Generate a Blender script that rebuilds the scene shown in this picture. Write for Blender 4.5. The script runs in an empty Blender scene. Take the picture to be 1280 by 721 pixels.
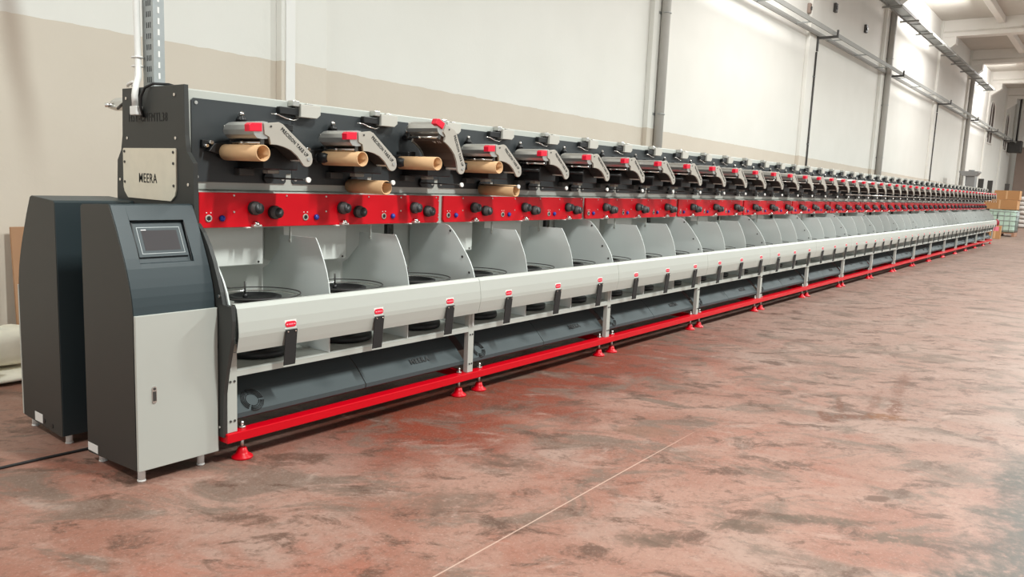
import bpy, bmesh, math, random
from mathutils import Vector, Matrix
random.seed(4)
SC = bpy.context.scene
COL = SC.collection
PI = math.pi
L = 1.7926            # one section of the machine: three winding positions
G = L / 3
NS = 16
NH = NS * 3
CY = 0.65             # centre line of the two sided machine
LEN = NS * L

# ------------------------------------------------------------------ materials
def mat(name, rgb, rough=0.5, metal=0.0, noise=0.0, nscale=8.0, bump=0.0, bscale=120.0, spec=0.5, alpha=1.0, trans=0.0, coat=0.0):
    m = bpy.data.materials.new(name); m.use_nodes = True
    nt = m.node_tree; b = nt.nodes['Principled BSDF']
    lin = [c / 12.92 if c <= 0.04045 else ((c + 0.055) / 1.055) ** 2.4 for c in [v / 255 for v in rgb]]
    b.inputs['Base Color'].default_value = (*lin, 1)
    b.inputs['Roughness'].default_value = rough
    b.inputs['Metallic'].default_value = metal
    b.inputs['Specular IOR Level'].default_value = spec
    b.inputs['Alpha'].default_value = alpha
    b.inputs['Transmission Weight'].default_value = trans
    b.inputs['Coat Weight'].default_value = coat
    tc = nt.nodes.new('ShaderNodeTexCoord')
    if noise > 0:
        n = nt.nodes.new('ShaderNodeTexNoise'); n.inputs['Scale'].default_value = nscale; n.inputs['Detail'].default_value = 5
        nt.links.new(tc.outputs['Object'], n.inputs['Vector'])
        mx = nt.nodes.new('ShaderNodeMix'); mx.data_type = 'RGBA'
        mx.inputs[6].default_value = (*[c * (1 - noise) for c in lin], 1)
        mx.inputs[7].default_value = (*[min(1, c * (1 + noise)) for c in lin], 1)
        nt.links.new(n.outputs['Fac'], mx.inputs[0]); nt.links.new(mx.outputs[2], b.inputs['Base Color'])
    if bump > 0:
        n2 = nt.nodes.new('ShaderNodeTexNoise'); n2.inputs['Scale'].default_value = bscale; n2.inputs['Detail'].default_value = 3
        nt.links.new(tc.outputs['Object'], n2.inputs['Vector'])
        bp = nt.nodes.new('ShaderNodeBump'); bp.inputs['Strength'].default_value = bump; bp.inputs['Distance'].default_value = 0.01
        nt.links.new(n2.outputs['Fac'], bp.inputs['Height']); nt.links.new(bp.outputs[0], b.inputs['Normal'])
    return m

M = {}
M['pale'] = mat('pale_grey_paint', (183, 185, 178), 0.42, noise=.03, nscale=3)
M['palein'] = mat('light_grey_paint', (216, 218, 212), 0.45, noise=.03, nscale=3)  # same pale paint, lightened to imitate brighter light inside the bays
M['panel_grey'] = mat('partition_grey_paint', (206, 211, 208), 0.38, noise=.03, nscale=3)
M['duct'] = mat('duct_grey_paint', (68, 76, 78), 0.62, noise=.04, nscale=4, spec=.3)
M['slate'] = mat('slate_paint', (48, 59, 63), 0.42, noise=.04, nscale=4, bump=.05, bscale=400)
M['charcoal'] = mat('charcoal_paint', (51, 52, 50), 0.5, noise=.05, nscale=4, bump=.06, bscale=400)
M['plate'] = mat('dark_plate_paint', (53, 57, 59), 0.45, noise=.06, nscale=6, bump=.05, bscale=300)
M['black'] = mat('black_plastic', (26, 26, 27), 0.42, noise=.05)
M['rubber'] = mat('black_rubber', (34, 33, 33), 0.7, noise=.05)
M['red'] = mat('red_enamel', (208, 0, 24), 0.38, noise=.03, nscale=5, spec=.3)
M['redtab'] = mat('red_plastic', (226, 18, 52), 0.4, noise=.03)
M['steel'] = mat('brushed_steel', (205, 203, 198), 0.32, metal=.85, noise=.05, nscale=30)
M['chrome'] = mat('bright_steel', (232, 230, 226), 0.18, metal=1.0, noise=.02)
M['arm'] = mat('cast_aluminium', (178, 172, 162), 0.5, metal=.25, noise=.05, nscale=20, bump=.05, bscale=500)
M['belly'] = mat('bare_steel_underside', (50, 43, 40), 0.6, metal=.0, noise=.08, nscale=8)  # darkened to imitate the shadow under the lowered arms
M['bellyraised'] = mat('brown_steel_underside', (108, 88, 78), 0.42, metal=.3, noise=.08, nscale=8)  # lit copy of the same underside, for the raised arm
M['tabpaint'] = mat('pale_guide_paint', (188, 184, 175), 0.5, noise=.04)
M['card'] = mat('spiral_cardboard', (214, 172, 128), 0.75, noise=.08, nscale=14, bump=.08, bscale=60)
M['cardin'] = mat('spiral_cardboard_inside', (176, 136, 98), 0.8, noise=.08, nscale=14)
M['carton'] = mat('carton_board', (186, 138, 92), 0.8, noise=.06, nscale=3)
M['deepred'] = mat('dark_red_plastic', (150, 30, 48), 0.5, noise=.04)
M['knobside'] = mat('grey_knob_plastic', (84, 80, 79), 0.45, noise=.04)
M['blue'] = mat('blue_plastic', (32, 52, 150), 0.4, noise=.02)
M['beigeplate'] = mat('beige_painted_cover', (224, 214, 194), 0.5, noise=.10, nscale=14)
M['white'] = mat('white_plastic', (232, 230, 226), 0.5, noise=.03)
M['galv'] = mat('galvanised_steel', (168, 172, 172), 0.42, metal=.55, noise=.12, nscale=25)
M['darksteel'] = mat('dark_steel', (70, 68, 66), 0.5, metal=.3, noise=.08)
M['conduit'] = mat('grey_conduit', (150, 150, 146), 0.6, noise=.08)
M['downpipe'] = mat('pale_grey_downpipe', (176, 172, 166), 0.6, noise=.06)  # also colours the uprights that imitate shaded pilaster sides
M['screen'] = mat('screen_glass', (74, 72, 74), 0.12, noise=.05, nscale=2, spec=.6)
M['wood'] = mat('plywood', (168, 128, 96), 0.75, noise=.12, nscale=5)
M['sack'] = mat('woven_sack', (246, 241, 224), 0.8, noise=.08, nscale=10, bump=.3, bscale=30)
M['whitesack'] = mat('white_woven_sack', (232, 226, 222), 0.8, noise=.05, nscale=6, bump=.2, bscale=25)
M['stone'] = mat('mossy_stuff', (122, 112, 82), 0.9, noise=.35, nscale=30, bump=.5, bscale=40)
M['tank'] = mat('milky_green_plastic', (196, 222, 206), 0.5, noise=.05, nscale=4)
M['pink'] = mat('pink_label', (240, 130, 150), 0.6, noise=.03)
M['concrete'] = mat('white_concrete', (236, 233, 227), 0.85, noise=.04, nscale=2, bump=.08, bscale=12)
M['ceil'] = mat('ceiling_concrete', (206, 202, 194), 0.9, noise=.06, nscale=1.5, bump=.1, bscale=8)
M['brown'] = mat('brown_column_paint', (150, 132, 122), 0.8, noise=.06, nscale=2)
M['winpane'] = mat('dusty_window_glass', (104, 94, 90), 0.9, noise=.08, nscale=2, spec=.05)
M['ink'] = mat('black_ink', (18, 18, 18), 0.6, noise=.02)
M['whiteink'] = mat('white_ink', (236, 232, 228), 0.6, noise=.02)
M['pallet'] = mat('pallet_wood', (170, 128, 104), 0.8, noise=.12, nscale=8)
M['greybox'] = mat('grey_machine_paint', (146, 146, 146), 0.5, noise=.04)

def N(nt, kind, **kw):
    n = nt.nodes.new(kind)
    for k, v in kw.items():
        if k in n.inputs: n.inputs[k].default_value = v
        else: setattr(n, k, v)
    return n

def srgb(r, g, b):
    return tuple(c / 12.92 if c <= 0.04045 else ((c + 0.055) / 1.055) ** 2.4 for c in (r / 255, g / 255, b / 255)) + (1,)

STREAK = (.117, -.538)      # darker brown streak in the wall colour: slope and offset of its centre line
def make_wall_mat():
    m = bpy.data.materials.new('painted_wall'); m.use_nodes = True
    nt = m.node_tree; b = nt.nodes['Principled BSDF']; b.inputs['Roughness'].default_value = .8; lk = nt.links.new
    tc = N(nt, 'ShaderNodeTexCoord'); sp = N(nt, 'ShaderNodeSeparateXYZ'); lk(tc.outputs['Object'], sp.inputs[0])
    ns = N(nt, 'ShaderNodeTexNoise', Scale=6.0, Detail=3.0); lk(tc.outputs['Object'], ns.inputs['Vector'])
    a = N(nt, 'ShaderNodeMath', operation='MULTIPLY_ADD'); lk(sp.outputs[0], a.inputs[0]); a.inputs[1].default_value = .009; lk(sp.outputs[2], a.inputs[2])
    a2 = N(nt, 'ShaderNodeMath', operation='MULTIPLY_ADD'); lk(ns.outputs['Fac'], a2.inputs[0]); a2.inputs[1].default_value = .03; lk(a.outputs[0], a2.inputs[2])
    st = N(nt, 'ShaderNodeMath', operation='GREATER_THAN'); lk(a2.outputs[0], st.inputs[0]); st.inputs[1].default_value = 2.485
    n2 = N(nt, 'ShaderNodeTexNoise', Scale=1.3, Detail=6.0); lk(tc.outputs['Object'], n2.inputs['Vector'])
    def pair(c1, c2):
        mx = N(nt, 'ShaderNodeMix', data_type='RGBA'); lk(n2.outputs['Fac'], mx.inputs[0]); mx.inputs[6].default_value = srgb(*c1); mx.inputs[7].default_value = srgb(*c2); return mx
    be = pair((206, 195, 180), (217, 207, 193)); wh = pair((224, 222, 215), (234, 232, 226))
    mx = N(nt, 'ShaderNodeMix', data_type='RGBA'); lk(st.outputs[0], mx.inputs[0]); lk(be.outputs[2], mx.inputs[6]); lk(wh.outputs[2], mx.inputs[7])
    cx = N(nt, 'ShaderNodeMath', operation='MULTIPLY_ADD'); lk(sp.outputs[2], cx.inputs[0]); cx.inputs[1].default_value = STREAK[0]; cx.inputs[2].default_value = STREAK[1]
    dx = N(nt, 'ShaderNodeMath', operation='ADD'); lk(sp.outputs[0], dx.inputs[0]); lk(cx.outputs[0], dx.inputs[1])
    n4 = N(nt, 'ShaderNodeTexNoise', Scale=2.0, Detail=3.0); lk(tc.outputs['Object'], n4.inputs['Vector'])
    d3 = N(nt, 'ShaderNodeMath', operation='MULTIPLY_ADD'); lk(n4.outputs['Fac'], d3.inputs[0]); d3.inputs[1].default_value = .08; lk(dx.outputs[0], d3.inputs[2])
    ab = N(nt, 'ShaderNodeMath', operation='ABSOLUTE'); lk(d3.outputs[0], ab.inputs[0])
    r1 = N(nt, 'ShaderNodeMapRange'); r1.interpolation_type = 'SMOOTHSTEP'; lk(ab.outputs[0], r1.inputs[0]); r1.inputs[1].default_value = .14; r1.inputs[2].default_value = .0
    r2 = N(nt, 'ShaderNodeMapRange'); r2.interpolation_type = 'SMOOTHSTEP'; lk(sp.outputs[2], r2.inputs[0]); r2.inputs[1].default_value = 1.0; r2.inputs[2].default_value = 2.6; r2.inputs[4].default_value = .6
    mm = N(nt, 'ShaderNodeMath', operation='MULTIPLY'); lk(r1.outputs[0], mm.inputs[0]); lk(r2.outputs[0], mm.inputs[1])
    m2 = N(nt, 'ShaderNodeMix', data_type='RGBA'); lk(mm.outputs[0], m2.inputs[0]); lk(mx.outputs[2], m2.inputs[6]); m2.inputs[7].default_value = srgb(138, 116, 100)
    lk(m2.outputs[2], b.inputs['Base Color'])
    n3 = N(nt, 'ShaderNodeTexNoise', Scale=25.0, Detail=4.0); lk(tc.outputs['Object'], n3.inputs['Vector'])
    bp = N(nt, 'ShaderNodeBump', Strength=.12, Distance=.01); lk(n3.outputs['Fac'], bp.inputs['Height']); lk(bp.outputs[0], b.inputs['Normal'])
    return m
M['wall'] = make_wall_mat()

def make_floor_mat():
    m = bpy.data.materials.new('worn_red_painted_concrete'); m.use_nodes = True
    nt = m.node_tree; b = nt.nodes['Principled BSDF']; lk = nt.links.new
    tc = N(nt, 'ShaderNodeTexCoord'); V = tc.outputs['Object']
    sp = N(nt, 'ShaderNodeSeparateXYZ'); lk(V, sp.inputs[0]); X, Y = sp.outputs[0], sp.outputs[1]
    def mapv(scale, rot=0.0, loc=(0, 0, 0)):
        mp = N(nt, 'ShaderNodeMapping'); lk(V, mp.inputs[0]); mp.inputs['Scale'].default_value = scale; mp.inputs['Rotation'].default_value = (0, 0, rot); mp.inputs['Location'].default_value = loc; return mp.outputs[0]
    def noise(vec, sc, det=6, rough=.6, dist=0.0):
        n = N(nt, 'ShaderNodeTexNoise', Scale=sc, Detail=det, Roughness=rough, Distortion=dist); lk(vec, n.inputs['Vector']); return n.outputs['Fac']
    def ramp(fac, p0, p1):
        r = N(nt, 'ShaderNodeMapRange'); r.interpolation_type = 'SMOOTHSTEP'; lk(fac, r.inputs[0]); r.inputs[1].default_value = p0; r.inputs[2].default_value = p1; return r.outputs[0]
    def mul(a, c):
        x = N(nt, 'ShaderNodeMath', operation='MULTIPLY'); lk(a, x.inputs[0])
        if isinstance(c, (int, float)): x.inputs[1].default_value = c
        else: lk(c, x.inputs[1])
        return x.outputs[0]
    def add(a, c):
        x = N(nt, 'ShaderNodeMath', operation='ADD'); lk(a, x.inputs[0])
        if isinstance(c, (int, float)): x.inputs[1].default_value = c
        else: lk(c, x.inputs[1])
        return x.outputs[0]
    def mix(f, c1, c2):
        mx = N(nt, 'ShaderNodeMix', data_type='RGBA'); lk(f, mx.inputs[0])
        for i, c in ((6, c1), (7, c2)):
            if isinstance(c, tuple): mx.inputs[i].default_value = c
            else: lk(c, mx.inputs[i])
        return mx.outputs[2]
    rot = math.radians(-52)
    def tex(st, rotv=rot, loc=(0, 0, 0)):
        mp = N(nt, 'ShaderNodeMapping', vector_type='TEXTURE'); lk(V, mp.inputs[0]); mp.inputs['Scale'].default_value = (st, 1, 1); mp.inputs['Rotation'].default_value = (0, 0, rotv); mp.inputs['Location'].default_value = loc; return mp.outputs[0]
    # worn pink / salmon ground
    n1 = noise(tex(1.4), 1.7, 9, .64, .5)
    c = mix(ramp(n1, .38, .62), srgb(142, 98, 83), srgb(155, 119, 105))
    n2 = noise(tex(1.3, rot, (9, 4, 0)), .9, 7, .6, .4)
    c = mix(mul(ramp(n2, .50, .62), .8), c, srgb(158, 133, 121))            # pale greyish pink
    n7 = noise(tex(1.2, rot, (2, 11, 0)), 1.3, 8, .6, .5)
    c = mix(mul(ramp(n7, .54, .66), .65), c, srgb(150, 91, 73))             # stronger salmon
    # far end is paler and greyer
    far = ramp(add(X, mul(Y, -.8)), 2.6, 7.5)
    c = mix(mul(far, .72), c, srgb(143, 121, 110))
    # red paint still left beside the machine
    ny = noise(tex(1.0), 1.6, 8, .62, .4)
    edge = add(mul(Y, -1), mul(ny, 1.7))
    near = ramp(edge, 1.85, 1.25)
    redx = mul(ramp(X, .0, 1.0), ramp(mul(X, -1), -7, -2.6))
    c = mix(mul(mul(near, redx), .92), c, srgb(122, 52, 32))
    # grey green worn patches
    n3 = noise(tex(1.5, rot, (3, 7, 0)), 2.6, 10, .68, .8)
    c = mix(mul(ramp(n3, .49, .62), .85), c, srgb(112, 95, 84))
    n4 = noise(tex(1.6, rot, (13, 2, 0)), 5.5, 8, .72, .5)
    c = mix(mul(ramp(n4, .51, .64), .85), c, srgb(88, 65, 54))
    n5 = noise(tex(1.5, rot, (5, 1, 0)), 3.4, 10, .72, .7)
    c = mix(mul(ramp(n5, .54, .70), .5), c, srgb(172, 150, 138))
    n6 = noise(V, 22, 8, .75)
    c = mix(mul(ramp(n6, .48, .68), .5), c, srgb(104, 76, 64))
    n8 = noise(V, 70, 4, .8)
    c = mix(mul(ramp(n8, .52, .70), .3), c, srgb(190, 168, 156))
    # green grey stain near the camera, right
    nd = noise(V, 3.5, 6, .65)
    d = add(mul(Y, -1), mul(nd, .9))
    st = mul(mul(ramp(d, 3.32, 3.62), ramp(mul(X, -1), -4.2, -2.6)), ramp(n6, .25, .55))
    c = mix(mul(st, .9), c, srgb(66, 62, 54))
    brk = ramp(noise(V, 24, 6, .7), .36, .50)
    def spot(cx, cy, rx, ry, a, col, amt, wob=.35, c=None, inner=.6, broken=True):
        mp = N(nt, 'ShaderNodeMapping', vector_type='TEXTURE'); lk(V, mp.inputs[0]); mp.inputs['Location'].default_value = (cx, cy, 0); mp.inputs['Rotation'].default_value = (0, 0, a); mp.inputs['Scale'].default_value = (rx, ry, 1)
        ln = N(nt, 'ShaderNodeVectorMath', operation='LENGTH'); lk(mp.outputs[0], ln.inputs[0])
        nn = noise(V, 14, 6, .7)
        dd = add(ln.outputs['Value'], mul(add(nn, -.5), wob * 4))
        r = N(nt, 'ShaderNodeMapRange'); r.interpolation_type = 'SMOOTHSTEP'; lk(dd, r.inputs[0]); r.inputs[1].default_value = 1.0; r.inputs[2].default_value = inner
        f = mul(r.outputs[0], amt)
        if broken: f = mul(f, brk)
        return mix(f, c, col)
    rust = srgb(104, 66, 50)
    SP = [(1.86, -2.57, .075, .05, -.8, srgb(96, 70, 58), .85, .4, .6, False), (1.98, -1.25, .20, .12, -.9, srgb(128, 94, 78), .6, .25, .7, False),
          (3.13, -1.96, .16, .08, .6, rust, .9, .5, .3, True), (3.25, -2.10, .24, .08, -.8, rust, .9, .5, .3, True), (3.42, -2.27, .18, .10, -.9, srgb(120, 78, 50), .95, .5, .3, True),
          (3.72, -2.26, .36, .06, .14, rust, .9, .5, .3, True), (4.5, -2.14, .7, .07, .13, rust, .6, .5, .3, True), (3.50, -1.95, .25, .035, .3, rust, .9, .5, .3, True),
          (3.75, -2.12, .5, .05, .12, rust, .55, .5, .3, True), (3.40, -2.86, .06, .05, .3, rust, .8, .3, .4, True),
          (1.10, -2.20, .22, .10, -.95, srgb(96, 78, 66), .8, .5, .3, True), (.70, -1.95, .22, .10, -.9, srgb(100, 82, 70), .7, .5, .3, True), (1.45, -2.75, .25, .08, -.9, srgb(92, 78, 66), .8, .5, .3, True),
          (1.40, -2.42, .34, .07, -.95, srgb(92, 78, 66), .75, .5, .3, True), (.42, -1.1, .3, .2, -.9, srgb(110, 88, 76), .6, .5, .3, True), (1.0, -1.0, .3, .2, -.9, srgb(108, 84, 72), .6, .5, .3, True)]
    for s in SP: c = spot(*s[:8], c, s[8], s[9])
    # thin scored line parallel to the machine
    yl = N(nt, 'ShaderNodeMath', operation='MULTIPLY_ADD'); lk(X, yl.inputs[0]); yl.inputs[1].default_value = -.0165; yl.inputs[2].default_value = 1.505
    dy = N(nt, 'ShaderNodeMath', operation='ADD'); lk(Y, dy.inputs[0]); lk(yl.outputs[0], dy.inputs[1])
    ab = N(nt, 'ShaderNodeMath', operation='ABSOLUTE'); lk(dy.outputs[0], ab.inputs[0])
    ln = N(nt, 'ShaderNodeMath', operation='LESS_THAN'); lk(ab.outputs[0], ln.inputs[0]); ln.inputs[1].default_value = .0035
    c = mix(mul(mul(ln.outputs[0], ramp(mul(X, -1), -2.5, -1.4)), .6), c, srgb(206, 178, 162))
    lk(c, b.inputs['Base Color'])
    rg = N(nt, 'ShaderNodeMapRange'); lk(n1, rg.inputs[0]); rg.inputs[3].default_value = .42; rg.inputs[4].default_value = .6
    lk(rg.outputs[0], b.inputs['Roughness']); b.inputs['Specular IOR Level'].default_value = .4
    bp = N(nt, 'ShaderNodeBump', Strength=.10, Distance=.01); lk(n6, bp.inputs['Height']); lk(bp.outputs[0], b.inputs['Normal'])
    return m
M['floor'] = make_floor_mat()

# ------------------------------------------------------------------ mesh helpers
class MB:
    """collects shapes, in world coordinates, into ONE mesh"""
    def __init__(s): s.bm = bmesh.new(); s.mats = []
    def mi(s, m):
        if m not in s.mats: s.mats.append(m)
        return s.mats.index(m)
    def _fin(s, faces, m, smooth=False):
        i = s.mi(m)
        for f in faces: f.material_index = i; f.smooth = smooth
    def box(s, x0, x1, y0, y1, z0, z1, m, bev=0.0):
        vs = [s.bm.verts.new((x, y, z)) for x in (x0, x1) for y in (y0, y1) for z in (z0, z1)]
        q = [(0, 1, 3, 2), (4, 6, 7, 5), (0, 4, 5, 1), (2, 3, 7, 6), (0, 2, 6, 4), (1, 5, 7, 3)]
        fs = [s.bm.faces.new([vs[i] for i in f]) for f in q]
        s._fin(fs, m)
        if bev > 0:
            ed = {e for f in fs for e in f.edges}
            r = bmesh.ops.bevel(s.bm, geom=list(ed), offset=bev, segments=2, profile=.5, affect='EDGES')
            s._fin(r['faces'], m)
        return s
    def prism(s, pts, axis, a, b, m, bev=0.0, smooth_side=False):
        """polygon pts (2-D) extruded along axis from a to b"""
        def P(p, t): return {'X': (t, p[0], p[1]), 'Y': (p[0], t, p[1]), 'Z': (p[0], p[1], t)}[axis]
        A = [s.bm.verts.new(P(p, a)) for p in pts]; B = [s.bm.verts.new(P(p, b)) for p in pts]
        n = len(pts); caps = [s.bm.faces.new(A), s.bm.faces.new(B[::-1])]; side = []
        for i in range(n):
            j = (i + 1) % n; side.append(s.bm.faces.new([A[i], B[i], B[j], A[j]]))
        s._fin(caps, m); s._fin(side, m, smooth_side)
        if bev > 0:
            ed = {e for f in caps for e in f.edges}
            r = bmesh.ops.bevel(s.bm, geom=list(ed), offset=bev, segments=2, profile=.5, affect='EDGES'); s._fin(r['faces'], m)
        bmesh.ops.recalc_face_normals(s.bm, faces=[f for f in s.bm.faces])
        return s
    def sheet(s, line, axis, a, b, t, m, smooth=False):
        """open profile line (2-D) with thickness t extruded along axis"""
        off = []
        for i, p in enumerate(line):
            q0 = line[max(0, i - 1)]; q1 = line[min(len(line) - 1, i + 1)]
            dx, dy = q1[0] - q0[0], q1[1] - q0[1]; l = math.hypot(dx, dy) or 1
            off.append((p[0] - dy / l * t, p[1] + dx / l * t))
        return s.prism(list(line) + off[::-1], axis, a, b, m, smooth_side=smooth)
    def cyl(s, p, q, r, m, seg=16, r2=None, cap=True):
        p, q = Vector(p), Vector(q); d = q - p; r2 = r if r2 is None else r2
        rot = Vector((0, 0, 1)).rotation_difference(d).to_matrix()
        ra = [s.bm.verts.new(p + rot @ Vector((r * math.cos(2 * PI * k / seg), r * math.sin(2 * PI * k / seg), 0))) for k in range(seg)]
        rb = [s.bm.verts.new(q + rot @ Vector((r2 * math.cos(2 * PI * k / seg), r2 * math.sin(2 * PI * k / seg), 0))) for k in range(seg)]
        side = [s.bm.faces.new([ra[k], ra[(k + 1) % seg], rb[(k + 1) % seg], rb[k]]) for k in range(seg)]
        s._fin(side, m, True)
        if cap: s._fin([s.bm.faces.new(ra[::-1]), s.bm.faces.new(rb)], m)
        return s
    def lathe(s, prof, c, m, seg=24, axis='Z', close=False):
        """profile of (radius, height) spun about an axis through c"""
        c = Vector(c); rings = []
        for r, h in prof:
            ring = []
            for k in range(seg):
                a = 2 * PI * k / seg; u, v = r * math.cos(a), r * math.sin(a)
                ring.append(s.bm.verts.new(c + Vector({'Z': (u, v, h), 'Y': (u, h, v), 'X': (h, u, v)}[axis])))
            rings.append(ring)
        fs = []
        n = len(rings)
        for i in range(n if close else n - 1):
            A, B = rings[i], rings[(i + 1) % n]
            for k in range(seg): fs.append(s.bm.faces.new([A[k], A[(k + 1) % seg], B[(k + 1) % seg], B[k]]))
        s._fin(fs, m, True)
        if not close:
            for R_ in (rings[0], rings[-1]):
                try: s._fin([s.bm.faces.new(R_)], m)
                except ValueError: pass
        bmesh.ops.recalc_face_normals(s.bm, faces=list(s.bm.faces))
        return s
    def tube(s, pts, r, m, seg=8, closed=False):
        pts = [Vector(p) for p in pts]; n = len(pts); rings = []; prev = None
        for i, p in enumerate(pts):
            if closed: d = pts[(i + 1) % n] - pts[i - 1]
            else: d = pts[min(n - 1, i + 1)] - pts[max(0, i - 1)]
            d.normalize()
            if prev is None:
                u = d.orthogonal().normalized()
            else:
                u = (prev - d * prev.dot(d)).normalized()
            prev = u; v = d.cross(u)
            rings.append([s.bm.verts.new(p + r * (math.cos(2 * PI * k / seg) * u + math.sin(2 * PI * k / seg) * v)) for k in range(seg)])
        fs = []
        for i in range(n if closed else n - 1):
            A, B = rings[i], rings[(i + 1) % n]
            for k in range(seg): fs.append(s.bm.faces.new([A[k], A[(k + 1) % seg], B[(k + 1) % seg], B[k]]))
        s._fin(fs, m, True)
        if not closed: s._fin([s.bm.faces.new(rings[0][::-1]), s.bm.faces.new(rings[-1])], m)
        return s
    def build(s, name, parent=None, origin=None):
        """link as ONE mesh object; its origin (world) is ORIGIN"""
        o_w = Vector(origin) if origin is not None else (ORG[parent] if parent else Vector((0, 0, 0)))
        bmesh.ops.translate(s.bm, verts=s.bm.verts, vec=-o_w)
        bmesh.ops.recalc_face_normals(s.bm, faces=list(s.bm.faces))
        me = bpy.data.meshes.new(name); s.bm.to_mesh(me); s.bm.free()
        for m in s.mats: me.materials.append(M[m])
        o = bpy.data.objects.new(name, me); COL.objects.link(o)
        ORG[o] = o_w
        if parent: o.parent = parent; o.location = o_w - ORG[parent]
        else: o.location = o_w
        return o
ORG = {}

def text_mesh(name, txt, size, loc, xdir, ydir, m, parent, thick=.0008, bold=0.0, shear=0.0, width=None):
    """flat raised lettering; xdir is the reading direction, ydir is up"""
    cu = bpy.data.curves.new('lettering_curve', 'FONT'); cu.body = txt; cu.size = size; cu.align_x = 'CENTER'; cu.align_y = 'CENTER'
    cu.space_character = 1.12; cu.extrude = thick; cu.offset = bold; cu.shear = shear; cu.resolution_u = 2
    to = bpy.data.objects.new('lettering_curve', cu); COL.objects.link(to)
    dg = bpy.context.evaluated_depsgraph_get(); dg.update()
    me = bpy.data.meshes.new_from_object(to.evaluated_get(dg)); me.name = name
    bpy.data.objects.remove(to); bpy.data.curves.remove(cu)
    x, y = Vector(xdir).normalized(), Vector(ydir).normalized(); z = x.cross(y)
    mtx = Matrix((x, y, z)).transposed()
    if width:
        xs = [v.co.x for v in me.vertices]; k = width / (max(xs) - min(xs))
        for v in me.vertices: v.co.x *= k
    for v in me.vertices: v.co = mtx @ v.co
    me.materials.clear(); me.materials.append(M[m])
    o = bpy.data.objects.new(name, me); COL.objects.link(o)
    o.parent = parent; ORG[o] = Vector(loc); o.location = Vector(loc) - ORG[parent]
    return o

def tag(o, label, cat, group=None):
    o['label'] = label; o['category'] = cat
    if group: o['group'] = group
    return o
def thing(name, label, cat, loc, group=None):
    o = bpy.data.objects.new(name, None); COL.objects.link(o); o.location = loc; o.empty_display_size = .1
    ORG[o] = Vector(loc)
    return tag(o, label, cat, group)
def struct(o):
    o['kind'] = 'structure'; return o
def kids(o): return [c for c in o.children]
def copy_tree(o, off, parent=None):
    c = o.copy(); COL.objects.link(c)
    ORG[c] = ORG[o] + Vector(off)
    if parent: c.parent = parent
    if off is not None: c.location = Vector(o.location) + Vector(off)
    for ch in kids(o):
        d = ch.copy(); COL.objects.link(d); d.parent = c; ORG[d] = ORG[ch] + Vector(off)
        for g in kids(ch):
            e = g.copy(); COL.objects.link(e); e.parent = d; ORG[e] = ORG[g] + Vector(off)
    return c

# ------------------------------------------------------------------ the hall
WALLY = 3.0; CEIL = 8.25
mb = MB(); mb.box(-8, 72, -14, WALLY + .3, -.3, 0, 'floor'); struct(mb.build('floor'))
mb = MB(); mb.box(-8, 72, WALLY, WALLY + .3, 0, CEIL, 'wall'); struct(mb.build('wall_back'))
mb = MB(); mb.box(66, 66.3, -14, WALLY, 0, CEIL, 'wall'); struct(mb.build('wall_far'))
mb = MB(); mb.box(-8, 72, -14, WALLY + .3, CEIL, CEIL + .3, 'ceil'); struct(mb.build('ceiling'))
PX = [2.42, 9.47, 17.12, 24.05, 32.75, 40.1, 47.4, 54.8]
n = 0
for i, x in enumerate(PX):
    n += 1
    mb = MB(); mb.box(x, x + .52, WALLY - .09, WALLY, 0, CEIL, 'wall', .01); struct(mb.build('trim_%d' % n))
for i, x in enumerate(PX):              # roof beams across the hall, each on a chamfered corbel
    n += 1
    mb = MB(); mb.prism([(WALLY - .09, 7.0), (WALLY - .55, 7.35), (WALLY - .55, 7.62), (WALLY - .09, 7.62)], 'X', x + .03, x + .47, 'concrete')
    struct(mb.build('trim_%d' % n))
    n += 1
    mb = MB(); mb.prism([(x + .0, 7.62), (x + .5, 7.62), (x + .5, 7.76), (x + .42, 7.84), (x + .42, CEIL), (x + .08, CEIL), (x + .08, 7.84), (x + .0, 7.76)], 'Y', -14, WALLY - .09, 'concrete')
    struct(mb.build('trim_%d' % n))
for i in range(len(PX) - 1):            # ribs between the beams
    for y in (1.0, -1.6, -4.2, -6.8):
        n += 1
        mb = MB(); mb.box(PX[i] + .42, PX[i + 1] + .08, y - .11, y + .11, 8.0, CEIL, 'concrete', .02); struct(mb.build('trim_%d' % n))
# windows high in the far bays
for k, (x0, x1) in enumerate(((48.2, 50.3), (55.5, 57.3))):
    w = MB(); pts = [(x0, 4.6), (x1, 4.6), (x1, 6.4)] + [((x0 + x1) / 2 + (x1 - x0) / 2 * math.cos(a), 6.4 + .5 * math.sin(a)) for a in [PI * t / 8 for t in range(1, 8)]] + [(x0, 6.4)]
    w.prism(pts, 'Y', WALLY - .02, WALLY - .005, 'winpane'); wo = struct(w.build('window_%d' % (k + 1)))
    f = MB(); f.tube([(p[0], WALLY - .03, p[1]) for p in pts], .05, 'concrete', 6, True)
    f.box((x0 + x1) / 2 - .03, (x0 + x1) / 2 + .03, WALLY - .05, WALLY - .02, 4.6, 6.85, 'concrete'); f.build('window_frame', wo)
mb = MB(); mb.box(60, 60.6, 1.75, 2.6, 0, 5.0, 'brown', .03); mb.box(60, 60.6, 1.75, 2.6, 5.0, CEIL, 'concrete', .03); n += 1; struct(mb.build('trim_%d' % n))

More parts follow.
